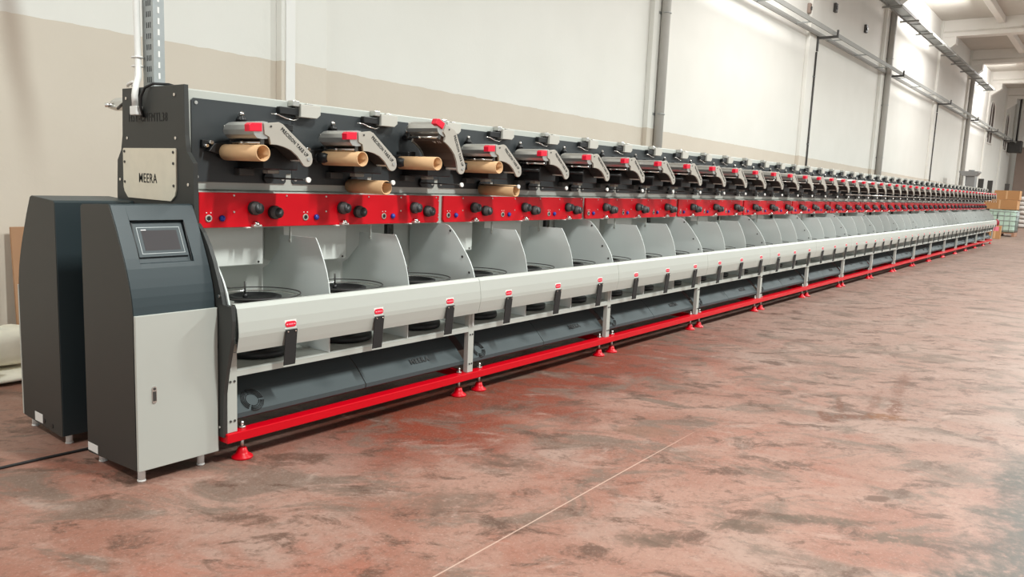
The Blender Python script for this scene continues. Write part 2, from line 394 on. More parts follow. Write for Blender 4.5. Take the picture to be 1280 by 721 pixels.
# pipes, conduits and shade-coloured uprights on the pilasters
def pipe(x, r, m, z1, label, cat='pipe', name='wall_pipe'):
    b = MB(); b.cyl((x, WALLY - .09 - r, 0), (x, WALLY - .09 - r, z1), r, m, 14)
    o = b.build(name, origin=(x, WALLY - .09 - r, 0)); tag(o, label, cat)
    for z in (2.6, 4.2, 5.6, 7.2):
        if z < z1 - .2:
            c = MB(); c.box(x - r - .03, x + r + .03, WALLY - .094, WALLY - .088, z, z + .04, 'galv')
            c.tube([(x + (r + .006) * math.cos(a), WALLY - .09 - r - (r + .006) * math.sin(a), z + .02) for a in [PI * t / 8 for t in range(9)]], .008, 'galv', 6)
            c.build('clamp', o)
    return o
pipe(9.72, .075, 'downpipe', CEIL, 'pale grey downpipe on the second pilaster, nearest of the downpipes')
pipe(17.62, .022, 'darksteel', 4.8, 'thin dark conduit under the first black cable tray bracket', 'conduit', 'conduit')
pipe(24.50, .09, 'downpipe', CEIL, 'thick grey downpipe beside the square black wall socket')  # stands for the shaded side of the pilaster, not a pipe
pipe(33.2, .022, 'darksteel', 4.8, 'thin dark conduit under the third black tray bracket, farther along the wall', 'conduit', 'conduit')
pipe(40.55, .09, 'downpipe', CEIL, 'farthest thick grey downpipe, behind the grey hopper', 'pipe')  # pilaster shade again, built as an upright
b = MB(); b.box(2.46, 2.56, WALLY - .105, WALLY - .0905, 0, CEIL, 'white', .003)
tag(b.build('cable_duct', origin=(2.51, WALLY - .1, 0)), 'flat white cable duct up the pilaster behind the first winding heads', 'cable duct')

# cable ladders along the wall
def ladder(y0, y1, z, x0, x1, step, name, label, hs):
    t = thing(name, label, 'cable tray', (x0, (y0 + y1) / 2, z))
    for y in (y0, y1):
        m_ = MB(); m_.prism([(y - .012, z), (y + .012, z), (y + .012, z + hs), (y - .012, z + hs)], 'X', x0, x1, 'conduit'); m_.build('side_rail', t)
    k = 0; x = x0 + .4
    while x < x1 and k < 100:
        m_ = MB(); m_.box(x - .02, x + .02, y0 + .013, y1 - .013, z + .01, z + .035, 'galv'); m_.build('rung', t); x += step; k += 1
    return t
t = ladder(2.53, 2.88, 5.16, 6.0, 58.0, 2.4, 'cable_ladder', 'long grey cable ladder on black brackets half way up the wall', .10)
for x in (17.66, 24.75, 33.2, 40.6, 47.9, 55.2, 10.2):
    m_ = MB(); m_.box(x - .03, x + .03, WALLY - .13, WALLY - .09, 4.82, 5.22, 'darksteel'); m_.box(x - .025, x + .025, 2.42, WALLY - .13, 5.10, 5.155, 'darksteel'); m_.box(x - .025, x + .025, 2.42, 2.46, 5.155, 5.28, 'darksteel'); m_.build('bracket', t)
b = MB(); b.box(58.002, 58.8, 2.2, 2.95, 4.55, 5.3, 'darksteel', .05); b.cyl((58.4, 2.55, 5.3), (58.4, 2.55, CEIL - .002), .06, 'darksteel', 10); b.build('junction_box', t)
t = ladder(2.33, 2.66, 6.84, 8.0, 44.0, 1.35, 'cable_ladder', 'higher grey cable ladder hanging close under the ceiling beams', .08)
m_ = MB(); m_.prism([(2.35, 6.885), (2.64, 6.885), (2.64, 6.892), (2.35, 6.892)], 'X', 8.0, 44.0, 'galv'); m_.build('tray_floor', t)
x = 20.5
while x < 43.5:
    m_ = MB(); m_.box(x - .025, x + .025, 2.24, 2.78, 6.79, 6.838, 'conduit'); m_.build('bracket', t); x += 2.3
for (x, z, m1, lab) in ((17.09, 5.71, 'brown', 'small reddish socket box high on the wall beside the first bracket'), (19.06, 6.10, 'darksteel', 'small black socket box highest on the wall, middle of the three'), (22.04, 6.10, 'darksteel', 'small black socket box on the wall nearest the grey downpipe')):
    b = MB(); y_ = WALLY; b.box(x - .08, x + .08, y_ - .07, y_, z - .11, z + .11, m1, .01); o = b.build('wall_socket', origin=(x, y_, z)); tag(o, lab, 'socket')
    b = MB(); b.cyl((x, y_ - .07, z), (x, y_ - .085, z), .045, 'black', 14); b.build('socket_face', o)

# ------------------------------------------------------------------ the twisting machine
MACH = thing('twisting_machine', 'long white, red and black yarn twisting machine standing along the wall', 'machine', (0, CY, 0))
def part(mb, name, origin=None): return mb.build(name, MACH, origin)
def rep(o, n, step, first=1, skip=()):
    for k in range(first, first + n):
        if k in skip: continue
        copy_tree(o, (step * k, 0, 0), MACH)

# bottom frame: red rails front and back with end pieces
def cap_screw(mb, x, y, z, r=.006, m='chrome', axis='Y', d=-1, t=.004):
    p = Vector((x, y, z)); q = p + Vector({'Y': (0, d * t, 0), 'X': (d * t, 0, 0), 'Z': (0, 0, d * t)}[axis])
    mb.cyl(p, q, r, m, 10)
b = MB(); b.box(-.01, LEN + .06, -.012, .058, .108, .156, 'red', .004); b.build('base_rail', MACH)
b = MB(); b.box(-.01, LEN + .06, 1.242, 1.312, .108, .156, 'red', .004); b.build('base_rail', MACH)
b = MB(); b.box(-.01, .05, .06, 1.24, .110, .154, 'red', .003); b.build('cross_rail', MACH)
for k in range(1, NS + 1):
    b = MB(); x = k * L; b.box(x, x + .05, .06, 1.24, .110, .154, 'red', .003); b.build('cross_rail', MACH)
# posts
b = MB(); b.prism([(0, .157), (.055, .157), (.055, .60), (0, .60)], 'Y', .003, .04, 'pale', .002)
for z in (.215, .415):
    cap_screw(b, .017, .003, z, .006, 'darksteel'); cap_screw(b, .04, .003, z, .006, 'darksteel')
po = b.build('post', MACH, (0, 0, .157)); rep(po, NS, L)
b = MB(); b.box(0, .055, 1.26, 1.297, .157, .60, 'pale', .002); po = b.build('rear_post', MACH, (0, 1.3, .157)); rep(po, NS, L)
# levelling feet
def foot(x, y):
    b = MB(); b.lathe([(.052, 0), (.054, .006), (.05, .012), (.034, .022), (.027, .034), (.022, .052), (.014, .056)], (x, y, 0), 'red', 20)
    b.cyl((x, y, .05), (x, y, .107), .009, 'steel', 10)
    o = b.build('levelling_foot', MACH, (x, y, 0))
    b = MB(); b.cyl((x, y, .157), (x, y, .165), .019, 'steel', 6); b.cyl((x, y, .165), (x, y, .19), .008, 'steel', 10); b.build('lock_nut', o)
    return o
f0 = foot(.105, .04)
for k in range(1, NS):
    copy_tree(f0, (k * L - .145, 0, 0), MACH); copy_tree(f0, (k * L + .065, 0, 0), MACH)
copy_tree(f0, (LEN - .145, 0, 0), MACH)
for k in range(0, NS + 1): copy_tree(f0, (k * L - (.10 if k == NS else 0), 1.21, 0), MACH)

# spindle shelf with holes kept plain, front lip
b = MB(); b.sheet([(.62, .472), (.012, .472), (.004, .464), (.004, .436), (.018, .436)], 'X', 0.0, LEN + .05, .004, 'pale'); b.build('spindle_shelf', MACH)
b = MB(); b.sheet([(.68, .472), (1.288, .472), (1.296, .464), (1.296, .436)], 'X', 0.0, LEN + .05, -.004, 'pale'); b.build('spindle_shelf', MACH)
# black box added under the shelf to stand for the shade inside
b = MB(); b.box(.03, LEN, .46, .84, .17, .468, 'black'); b.build('drive_tunnel', MACH)

# white centre body, full length
b = MB(); b.box(0.0, LEN + .02, .36, .94, 1.335, 1.83, 'pale', .006)
b.box(0.0, LEN + .02, .62, .68, .473, 1.335, 'palein'); b.build('centre_body', MACH)
b = MB(); b.sheet([(.375, 1.331), (.328, 1.331), (.322, 1.325), (.322, 1.14), (.36, 1.14)], 'X', .012, LEN + .02, .003, 'pale'); b.build('panel_carrier', MACH)

# dark end plate with waist, beige cover plate
EP = [(.30, .30), (.985, .30), (.995, 1.49), (.955, 1.52), (.92, 1.56), (.915, 1.838), (.86, 1.838)]
ep = [(.24, .3), (1.0, .3), (1.0, 1.30), (.99, 1.47), (.945, 1.52), (.925, 1.60), (.918, 1.842), (.31, 1.842), (.305, 1.60), (.295, 1.52), (.235, 1.465), (.232, 1.30)]
b = MB(); b.prism(ep, 'X', -.026, -.002, 'charcoal', .002)
for y, z in ((.875, 1.79), (.395, 1.795), (.873, 1.585), (.39, 1.585), (.96, 1.365), (.28, 1.36)): cap_screw(b, -.026, y, z, .008, 'chrome', 'X')
epo = b.build('end_plate', MACH)
cp = [(.905, 1.532), (.388, 1.535), (.380, 1.527), (.384, 1.33), (.395, 1.30), (.43, 1.275), (.435, 1.272), (.865, 1.272), (.87, 1.275), (.905, 1.305), (.914, 1.33), (.912, 1.526)]
b = MB(); b.prism(cp, 'X', -.034, -.0265, 'beigeplate', .001)
for y, z in ((.893, 1.515), (.402, 1.515), (.893, 1.46), (.402, 1.46), (.895, 1.355), (.402, 1.35)): cap_screw(b, -.034, y, z, .007, 'darksteel', 'X')
cpo = b.build('cover_plate', epo); cpo['label'] = 'beige cover plate with black lettering'
text_mesh('lettering', 'HST-CMFMTL38', .062, (-.0268, .66, 1.687), (0, -1, 0), (0, 0, 1), 'ink', epo, bold=.0, width=.385)
lo = text_mesh('lettering', 'MEERA', .068, (-.0348, .655, 1.378), (0, -1, 0), (0, 0, 1), 'ink', epo, bold=.0002, width=.180)

# dark side gable at the near end
ga = [(.40, .14), (.40, 1.176), (.215, 1.176), (.165, 1.135), (.12, 1.075), (.077, 1.0), (.040, .915), (.018, .86), (.0, .80), (-.070, .80), (-.078, .73), (-.072, .64), (-.05, .56), (-.022, .46), (.0, .36), (.004, .157), (.004, .14)]
b = MB(); b.prism(ga, 'X', -.022, -.002, 'charcoal', .002); cap_screw(b, -.022, .03, .84, .008, 'chrome', 'X'); cap_screw(b, -.022, .03, .19, .006, 'chrome', 'X'); b.build('end_gable', MACH)
gb = [(1.3 - y, z) for y, z in ga]
b = MB(); b.prism(gb, 'X', -.022, -.002, 'charcoal', .002); b.build('end_gable', MACH)

# partitions
sp_ = [(.60, .475), (.60, 1.137), (.27, 1.137), (.235, 1.13), (.19, 1.095), (.148, 1.05), (.106, .998), (.066, .95), (.032, .90), (.008, .855), (-.011, .80), (-.011, .475)]
def sec_part(x):
    b = MB(); b.prism(sp_, 'X', x - .004, x + .004, 'panel_grey')
    return b
b = sec_part(L + .027); x = L + .0228
for y, z in ((.215, 1.095), (.10, .93), (.035, .83)): cap_screw(b, x, y, z, .008, 'darksteel', 'X')
s0 = b.build('section_partition', MACH, (L + .027, .3, .475)); rep(s0, NS - 1, L)
b = sec_part(.008); b.build('section_partition', MACH, (.008, .3, .475))
pp = [(.60, .475), (.60, .88), (.55, .905), (.445, 1.005), (.441, 1.085), (.12, 1.093), (.093, 1.055), (.067, 1.008), (.044, .962), (.023, .912), (.007, .855), (-.004, .796), (-.004, .475)]
b = MB(); b.prism(pp, 'X', .617, .623, 'panel_grey')
p0 = b.build('partition', MACH, (.62, .3, .475))
b = MB(); b.box(.612, .616, .331, .347, 1.05, 1.139, 'pale'); cap_screw(b, .612, .339, 1.062, .007, 'steel', 'X'); b.build('hanger_strap', p0)
for k in range(NS):
    for j in (0, 1):
        if k or j: copy_tree(p0, (k * L + j * G, 0, 0), MACH)
# low plates between the pots under the front panels are the partitions themselves; folded front flange
# pale motor boxes at the back of every bay
b = MB(); b.box(.04, .50, .43, .618, .925, 1.135, 'palein', .004); b.prism([(.50, .43), (.56, .618), (.50, .618)], 'Z', .93, 1.13, 'palein'); cap_screw(b, .47, .43, .94, .006, 'darksteel'); mb0 = b.build('motor_box', MACH, (.27, .5, .93))
for k in range(1, NH):
    if k % 3 != 2: copy_tree(mb0, (k * G, 0, 0), MACH)
# upright drive pipe and dark slot in every third bay
b = MB(); b.cyl((1.50, .46, .476), (1.50, .46, 1.135), .018, 'chrome', 12); b.box(1.45, 1.475, .44, .47, .476, 1.135, 'black'); b.box(1.42, 1.56, .50, .61, .476, .84, 'black')
v0 = b.build('upright_pipe', MACH, (1.5, .5, .476)); rep(v0, NS - 1, L)

# spindle pots with wire balloon rings
c = (.325, .25)
b = MB(); b.lathe([(.17, .476), (.175, .482), (.175, .51), (.15, .515), (.13, .53), (.03, .54)], (c[0], c[1], 0), 'black', 32)
b.lathe([(.10, .54), (.105, .76), (.135, .768), (.137, .785), (.115, .788), (.112, .775), (.03, .772)], (c[0], c[1], 0), 'black', 32)
b.cyl((c[0] - .06, c[1], .772), (c[0] - .06, c[1], .80), .012, 'black', 12); b.cyl((c[0] - .06, c[1], .80), (c[0] - .06, c[1], .865), .005, 'darksteel', 10)
pot = b.build('spindle_pot', MACH, (c[0], c[1], .476))
b = MB(); b.tube([(c[0] + .238 * math.cos(2 * PI * k / 40), c[1] + .238 * math.sin(2 * PI * k / 40) * .96, .797) for k in range(40)], .0035, 'darksteel', 6, True)
b.cyl((c[0], c[1] + .228, .797), (c[0], .618, .797), .0035, 'darksteel', 6); b.build('balloon_ring', pot)
b = MB(); b.tube([(c[0] + .24 * math.cos(2 * PI * k / 40), c[1] + .24 * math.sin(2 * PI * k / 40), .776) for k in range(40)], .0045, 'chrome', 6, True); b.build('guide_ring', pot)
for k in range(1, NH): copy_tree(pot, (k * G, 0, 0), MACH)

# curved white front panels
fp = [(-.012, .792), (-.035, .803), (-.055, .803), (-.068, .785), (-.080, .72), (-.084, .672), (-.083, .650), (-.072, .60), (-.066, .575), (-.04, .572)]
b = MB(); b.sheet(fp, 'X', .008, L + .005, -.003, 'pale'); f_ = b.build('front_panel', MACH, (.9, -.05, .572)); rep(f_, NS - 1, L)
b = MB(); b.sheet([(1.3 - y, z) for y, z in fp], 'X', .008, L + .005, .003, 'pale'); f_ = b.build('rear_panel', MACH, (.9, 1.35, .572)); rep(f_, NS - 1, L)
# brake pedals with red badge
b = MB(); b.prism([(-.098, .656), (-.092, .656), (-.074, .470), (-.080, .470)], 'X', .268, .338, 'rubber', .0015)
cap_screw(b, .280, -.0973, .647, .004, 'chrome'); cap_screw(b, .326, -.0973, .647, .004, 'chrome'); b.box(.285, .32, -.093, -.078, .62, .650, 'rubber')
pe = b.build('brake_pedal', MACH, (.303, -.08, .6))
def pill(x0, x1, z0, z1, y0, y1, m, k=6):
    r = (z1 - z0) / 2; cz = (z0 + z1) / 2
    pts = [(x0 + r + r * math.cos(a), cz + r * math.sin(a)) for a in [PI / 2 + PI * t / k for t in range(k + 1)]] + [(x1 - r + r * math.cos(a), cz + r * math.sin(a)) for a in [-PI / 2 + PI * t / k for t in range(k + 1)]]
    b = MB(); b.prism(pts, 'Y', y0, y1, m); return b
b = MB(); b.prism([(-.0850, .660), (-.0870, .660), (-.0850, .704), (-.0830, .704)], 'X', .269, .339, 'white')
bd = b.build('badge', pe)
def tilt(mb, y_ref, z_ref, slope):
    for v in mb.bm.verts: v.co.y += slope * (v.co.z - z_ref)
b = pill(.271, .337, .668, .697, -.0895, -.0862, 'redtab'); cap_screw(b, .281, -.0895, .6825, .0028, 'whiteink', t=.001); cap_screw(b, .327, -.0895, .6825, .0028, 'whiteink', t=.001); b.box(.289, .319, -.0902, -.0895, .679, .686, 'pink')
tilt(b, 0, .668, .045); bd2 = b.build('badge_plate', pe)
for k in range(1, NH): copy_tree(pe, (k * G, 0, 0), MACH)

# slanted duct covers under the shelf: plain one with a fan grille, then one with the maker's lettering
dp = [(.05, .20), (.034, .212), (.034, .236), (.120, .325), (.20, .385), (.26, .40), (.44, .405)]
b = MB(); b.sheet(dp, 'X', .062, .918, -.003, 'duct'); d0 = b.build('duct_cover', MACH, (.5, .1, .2))
b = MB()
u = Vector((0, .086, .089)).normalized()
for r in (.036, .045, .053, .061):
    for a0 in range(3):
        pts = []
        for t in range(9):
            a = 2 * PI * (a0 / 3 + t / 8 * .30)
            pts.append(Vector((.186, .0735, .2770)) + r * (math.cos(a) * Vector((1, 0, 0)) + math.sin(a) * u) + Vector((0, -.0028, .0026)))
        b.tube(pts, .0021, 'ink', 5)
b.build('fan_grille', d0)
b = MB(); b.sheet(dp, 'X', .924, 1.788, -.003, 'duct'); d1 = b.build('duct_cover', MACH, (1.35, .1, .2))
text_mesh('lettering', 'MEERA', .05, (1.41, .082 - .0032, .2857 + .0030), (1, 0, 0), tuple(u), 'ink', d1, bold=.0014, width=.165)
rep(d0, NS - 1, L); rep(d1, NS - 1, L)

# red control panels with knobs, sockets and buttons
def ctl(x0, x1):
    b = MB(); r = .014
    z0, z1 = 1.145, 1.328
    pts = [(x0 + (0 if x0 > .1 else .0), z0 + .02), (x0 + r, z0), (x1 - r, z0), (x1, z0 + r), (x1, z1 - .004), (x0, z1 - .004)]
    b.prism(pts, 'Y', .300, .318, 'red', .003)
    for j in range(3):
        X = j * G
        for dx, z in ((.235, 1.31), (.235, 1.225), (.56, 1.312)): cap_screw(b, X + dx, .300, z, .005, 'steel')
    for z in (1.29, 1.20, 1.18): cap_screw(b, x1 - .008, .300, z, .004, 'steel')
    return b
b = ctl(.04, L - .005)
cpn = b.build('control_panel', MACH, (.9, .31, 1.14))
for j in range(3):
    X = j * G
    for dx, z in ((.352, 1.245), (.475, 1.222)):
        k_ = MB(); k_.lathe([(.034, .300), (.034, .270), (.030, .266), (.029, .246)], (X + dx, 0, z), 'knobside', 20, 'Y'); k_.lathe([(.0285, .2465), (.027, .243), (.0, .242)], (X + dx, 0, z), 'black', 20, 'Y')
        k_.lathe([(.0365, .2995), (.0365, .276), (.0335, .2755), (.0335, .2995)], (X + dx, 0, z), 'rubber', 20, 'Y', True); k_.build('knob', cpn)
        for q in (-.012, .035):
            pass
    k_ = MB(); k_.lathe([(.019, .300), (.019, .296), (.012, .295), (.011, .2985)], (X + .09, 0, 1.193), 'arm', 16, 'Y'); k_.cyl((X + .09, .2975, 1.193), (X + .09, .2945, 1.193), .011, 'ink', 14); cap_screw(k_, X + .078, .300, 1.222, .003, 'whiteink'); cap_screw(k_, X + .102, .300, 1.222, .003, 'whiteink'); k_.build('jack_socket', cpn)
    k_ = MB(); k_.lathe([(.016, .300), (.016, .292), (.012, .286), (.0, .285)], (X + .165, 0, 1.193), 'blue', 16, 'Y'); k_.build('push_button', cpn)
    k_ = MB(); k_.box(X + .335, X + .385, .27, .30, 1.145, 1.158, 'steel', .003); k_.lathe([(.014, .30), (.016, .285), (.010, .268), (.0, .266)], (X + .36, 0, 1.162), 'chrome', 12, 'Y'); k_.box(X + .30, X + .325, .285, .32, 1.1405, 1.146, 'white'); k_.build('yarn_clip', cpn)
rep(cpn, NS - 1, L)
# dark slotted screws on the white strip between panels
# dark face plates
b = MB(); x0, x1, z0, z1, r = .036, .594, 1.375, 1.787, .012
b.prism([(x0, z0 + r), (x0 + r, z0), (x1 - r, z0), (x1, z0 + r), (x1, 1.43), (x0 + G - .002, 1.432), (x0 + G - .002, z1), (x0 + r, z1), (x0, z1 - r)], 'Y', .352, .3595, 'plate', .001)
for x, z in ((.06, 1.765), (.06, 1.40), (.572, 1.40)): cap_screw(b, x, .352, z, .009, 'steel')
fpl = b.build('face_plate', MACH, (.3, .356, 1.375))
for k in range(1, NH): copy_tree(fpl, (k * G, 0, 0), MACH)
# pale guide bracket and dark traverse cover between the heads
b = MB(); b.prism([(.655, 1.745), (.765, 1.745), (.79, 1.765), (.79, 1.815), (.655, 1.815)], 'Y', .30, .352, 'tabpaint', .003)
b.box(.61, .655, .31, .36, 1.80, 1.832, 'steel', .004); b.box(.70, .74, .305, .33, 1.815, 1.823, 'steel', .002); cap_screw(b, .63, .32, 1.832, .008, 'chrome', 'Z', 1); b.box(.632, .655, .32, .352, 1.75, 1.80, 'darksteel'); b.box(.53, .655, .318, .3515, 1.752, 1.792, 'black', .004)
gb_ = b.build('guide_bracket', MACH, (.72, .33, 1.78))
for k in range(1, NH): copy_tree(gb_, (k * G, 0, 0), MACH)

# winding heads
PV = Vector((.462, .15, 1.508))       # hinge of the cradle
b = MB()
b.box(.29, .50, .12, .3515, 1.452, 1.562, 'black', .006); b.cyl((.462, .012, 1.508), (.462, .352, 1.508), .012, 'steel', 12)
b.box(.235, .30, .24, .3515, 1.49, 1.60, 'black', .006); b.prism([(.10, 1.53), (.24, 1.50), (.26, 1.58), (.13, 1.57)], 'Y', .305, .345, 'black', .004)
wh = b.build('winding_head', MACH, (.3, .3, 1.5))
b = MB(); b.cyl((.195, .30, 1.529), (.195, .345, 1.529), .034, 'black', 18); b.cyl((.195, .06, 1.529), (.195, .30, 1.529), .011, 'black', 12); b.lathe([(.026, .22), (.031, .26), (.031, .30)], (.195, 0, 1.529), 'black', 18, 'Y'); b.build('tube_holder', wh)
b = MB(); b.lathe([(.028, .0), (.022, .012), (.008, .03), (.004, .045)], (.30, .325, 1.695), 'black', 14); b.lathe([(.016, .028), (.010, .045), (.0, .05)], (.30, .325, 1.695), 'chrome', 12); b.box(.285, .345, .315, .352, 1.675, 1.697, 'black', .003); b.build('yarn_eye', wh)
b = MB(); b.tube([(.46, .30, 1.745), (.50, .295, 1.745), (.55, .29, 1.728), (.60, .29, 1.722), (.635, .30, 1.732), (.645, .352, 1.735)], .004, 'chrome', 6); b.build('wire_guide', wh)
b = MB(); b.cyl((.09, .345, 1.556), (.09, .30, 1.556), .008, 'chrome', 10); b.cyl((.118, .345, 1.574), (.118, .305, 1.574), .010, 'chrome', 10); b.box(.08, .13, .33, .352, 1.545, 1.585, 'black', .003); b.build('clip', wh)
b = MB(); b.box(.505, .575, .315, .352, 1.62, 1.665, 'arm', .004); b.box(.50, .62, .32, .352, 1.665, 1.70, 'black', .004); b.build('yarn_sensor', wh)
b = MB(); b.box(.27, .36, .30, .352, 1.415, 1.452, 'darksteel', .004); b.build('lower_bracket', wh)
b = MB(); b.box(.40, .47, .24, .29, 1.43, 1.4505, 'arm', .004); b.build('stop_block', wh)
b = MB()                                                     # tube peg below the head
b.box(.442, .498, .0, .352, 1.402, 1.410, 'darksteel', .002); b.cyl((.47, .002, 1.406), (.47, -.010, 1.406), .014, 'white', 12); b.cyl((.47, .33, 1.406), (.47, .352, 1.406), .03, 'black', 14)
pg = b.build('tube_peg', wh)
def arc(cx, cz, r, a0, a1, n): return [(cx + r * math.cos(a0 + (a1 - a0) * t / n), cz + r * math.sin(a0 + (a1 - a0) * t / n)) for t in range(n + 1)]
plate = [(.205, 1.672), (.292, 1.684), (.315, 1.676)] + [(.49, 1.542)] + arc(.462, 1.508, .036, .75, -2.2, 10)[1:] + [(.405, 1.525), (.365, 1.553), (.325, 1.567), (.285, 1.573), (.245, 1.573), (.238, 1.61), (.210, 1.62)]
b = MB(); b.prism(plate, 'Y', .272, .282, 'arm'); b.build('cradle_arm', wh, PV)
b = MB(); b.prism(plate, 'Y', -.004, .008, 'arm', .0015)
cap_screw(b, .472, -.004, 1.512, .010, 'steel'); cap_screw(b, .245, -.004, 1.660, .005, 'darksteel')
ar = b.build('cradle_arm', wh, PV)
d_ = Vector((.468 - .30, 0, 1.525 - 1.665)).normalized()
inner = [(.225, 1.66), (.292, 1.668), (.312, 1.662), (.478, 1.532), (.44, 1.505), (.40, 1.532), (.362, 1.562), (.325, 1.576), (.285, 1.582), (.25, 1.582)]
b = MB(); b.prism(inner, 'Y', .0085, .2715, 'belly'); be_ = b.build('arm_body', wh, PV)
hood = [(.150, 1.640), (.158, 1.662), (.178, 1.676), (.205, 1.682), (.232, 1.680), (.232, 1.600), (.200, 1.596), (.172, 1.600), (.156, 1.616)]
hs = [(.170, 1.636), (.175, 1.648), (.185, 1.655), (.205, 1.660), (.232, 1.66), (.232, 1.612), (.200, 1.610), (.186, 1.614), (.175, 1.622)]
b = MB()
ys = [(.292, hs), (.255, hood), (.05, hood), (.004, hood)]
rings = [[b.bm.verts.new((p[0], y, p[1])) for p in pf] for y, pf in ys]
fs = []
for A, B in zip(rings[:-1], rings[1:]):
    for k in range(len(A)): fs.append(b.bm.faces.new([A[k], A[(k + 1) % len(A)], B[(k + 1) % len(A)], B[k]]))
b._fin(fs, 'steel'); b._fin([b.bm.faces.new(rings[0]), b.bm.faces.new(rings[-1][::-1])], 'steel')
cap_screw(b, .158, .262, 1.655, .007, 'chrome', 'X'); hd = b.build('arm_cover', wh, PV)
b = MB(); b.cyl((.20, .012, 1.578), (.20, .27, 1.578), .0065, 'chrome', 12); b.cyl((.20, .16, 1.578), (.20, .19, 1.578), .009, 'chrome', 12); b.box(.195, .215, .008, .016, 1.57, 1.602, 'darksteel'); b.box(.195, .215, .262, .272, 1.57, 1.602, 'darksteel'); ro = b.build('contact_rod', wh, PV)
b = MB(); b.prism([(.124, 1.628), (.122, 1.660), (.136, 1.670), (.195, 1.673), (.195, 1.632)], 'Y', -.006, .035, 'redtab', .003); rt = b.build('release_tab', wh, PV)
lt = text_mesh('lettering', 'PRECISION TAKE UP', .026, (.385, -.0046, 1.590), tuple(Vector((.63, 0, -.50))), tuple(Vector((.50, 0, .63))), 'ink', wh, bold=.0006, width=.205)
# move lettering origin to the hinge so the arm can be raised
def rehang(o, w):
    dlt = ORG[o] - Vector(w)
    for v in o.data.vertices: v.co += dlt
    ORG[o] = Vector(w); o.location = ORG[o] - ORG[o.parent]
rehang(lt, PV)
heads = [wh]
for k in range(1, NH):
    h = copy_tree(wh, (k * G, 0, 0), MACH); heads.append(h)
    if k >= 14:
        for c_ in kids(h):
            if c_.name.startswith('lettering'): bpy.data.objects.remove(c_)
ra = math.radians(27)
for c_ in kids(heads[2]):
    if c_.name.split('.')[0] in ('cradle_arm', 'arm_body', 'arm_cover', 'contact_rod', 'release_tab', 'lettering'): c_.rotation_euler = (0, ra, 0)
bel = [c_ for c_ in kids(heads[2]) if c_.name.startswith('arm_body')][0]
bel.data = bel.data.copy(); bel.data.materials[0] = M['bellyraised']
# white marks on the raised arm's underside
o_ = ORG[heads[2]]
mk = text_mesh('marking', 'A 11', .03, (.262 + 2 * G, .075, 1.5812), (0, -1, 0), (1, 0, .0), 'whiteink', heads[2], bold=.0004)
rehang(mk, PV + Vector((2 * G, 0, 0))); mk.rotation_euler = (0, ra, 0)
# rear winding arm that shows past the end plate
b = MB()
hp = [(.10, 1.765), (.115, 1.80), (.15, 1.825), (.21, 1.82), (.24, 1.79), (.21, 1.765), (.15, 1.752)]
b.prism(hp, 'Y', .945, 1.36, 'steel', .006); b.prism([(.125, 1.775), (.14, 1.80), (.17, 1.81), (.20, 1.79), (.17, 1.772)], 'Y', 1.36, 1.40, 'arm', .006)
b.cyl((.11, 1.30, 1.78), (.07, 1.32, 1.775), .012, 'chrome', 10); b.tube([(.105, 1.02, 1.815), (.095, 1.10, 1.80), (.095, 1.18, 1.775), (.105, 1.24, 1.758)], .008, 'black', 8)
b.build('rear_winding_arm', MACH)
# thin guard rod along the lower heads toward the far end
b = MB(); b.cyl((6 * L - .3, -.005, 1.447), (LEN, -.005, 1.447), .006, 'chrome', 10); b.build('guard_rod', MACH)

# ------------------------------------------------------------------ cardboard tubes
def tube_bm():
    b = MB(); r, ri, l = .0405, .0355, .315
    b.lathe([(ri, 0), (r, 0), (r, l), (ri, l)], (0, 0, 0), 'card', 32, 'Y', True)
    return b
tb = tube_bm().build('cardboard_tube')
spots = [(.195, -.012, 1.5285, 'cardboard tube on the first winding head, nearest the screen cabinet'),
         (.195 + G + .02, -.03, 1.5285, 'cardboard tube on the second winding head from the near end'),
         (.195 + 2 * G + .02, -.03, 1.5285, 'cardboard tube under the winding arm that is tilted up'),
         (.195 + 3 * G + .02, -.03, 1.5285, 'last cardboard tube up on a winding head, right of the raised arm'),
         (.47 + G - .03, .015, 1.397 - .022, 'shaded cardboard tube on the lower peg beneath the second head'),
         (.47 + 3 * G, .015, 1.397 - .022, 'lower cardboard tube on the peg beneath the fourth head')]
for k, (x, y, z, lab) in enumerate(spots):
    o = tb if k == 0 else tb.copy()
    if k: COL.objects.link(o)
    o.location = (x, y, z); tag(o, lab, 'cardboard tube', 'cardboard tubes on the winding machine')

# ------------------------------------------------------------------ cabinets at the near end
def cab_pts(mir):
    pr = [(.056, .068), (.056, .785), (.060, .82), (.067, .86), (.0775, .90), (.091, .94), (.107, .985), (.1265, 1.03), (.148, 1.075), (.195, 1.172), (.246, 1.262), (.262, 1.268), (.52, 1.255), (.535, 1.245), (.535, .048), (.52, .045)]
    return [(2 * .675 - y, z) for y, z in pr] if mir else pr
X0, X1 = -.423, -.028
c1 = thing('control_cabinet', 'slate control cabinet with white door and touchscreen, nearest the camera', 'cabinet', (-.225, .3, 0))
P1 = cab_pts(False)
PKX0, PKX1 = -.358, -.098
P1b = []
for q in P1:
    if q == (.148, 1.075): P1b += [(.134, 1.0065), (.222, 1.190), (.207, 1.196)]
    elif q == (.1265, 1.03): P1b.append((.1165, 1.005))
    elif q != (.195, 1.172): P1b.append(q)
b = MB(); b.prism(P1, 'X', X0, PKX0, 'slate'); b.prism(P1b, 'X', PKX0, PKX1, 'slate'); b.prism(P1, 'X', PKX1, X1, 'slate')
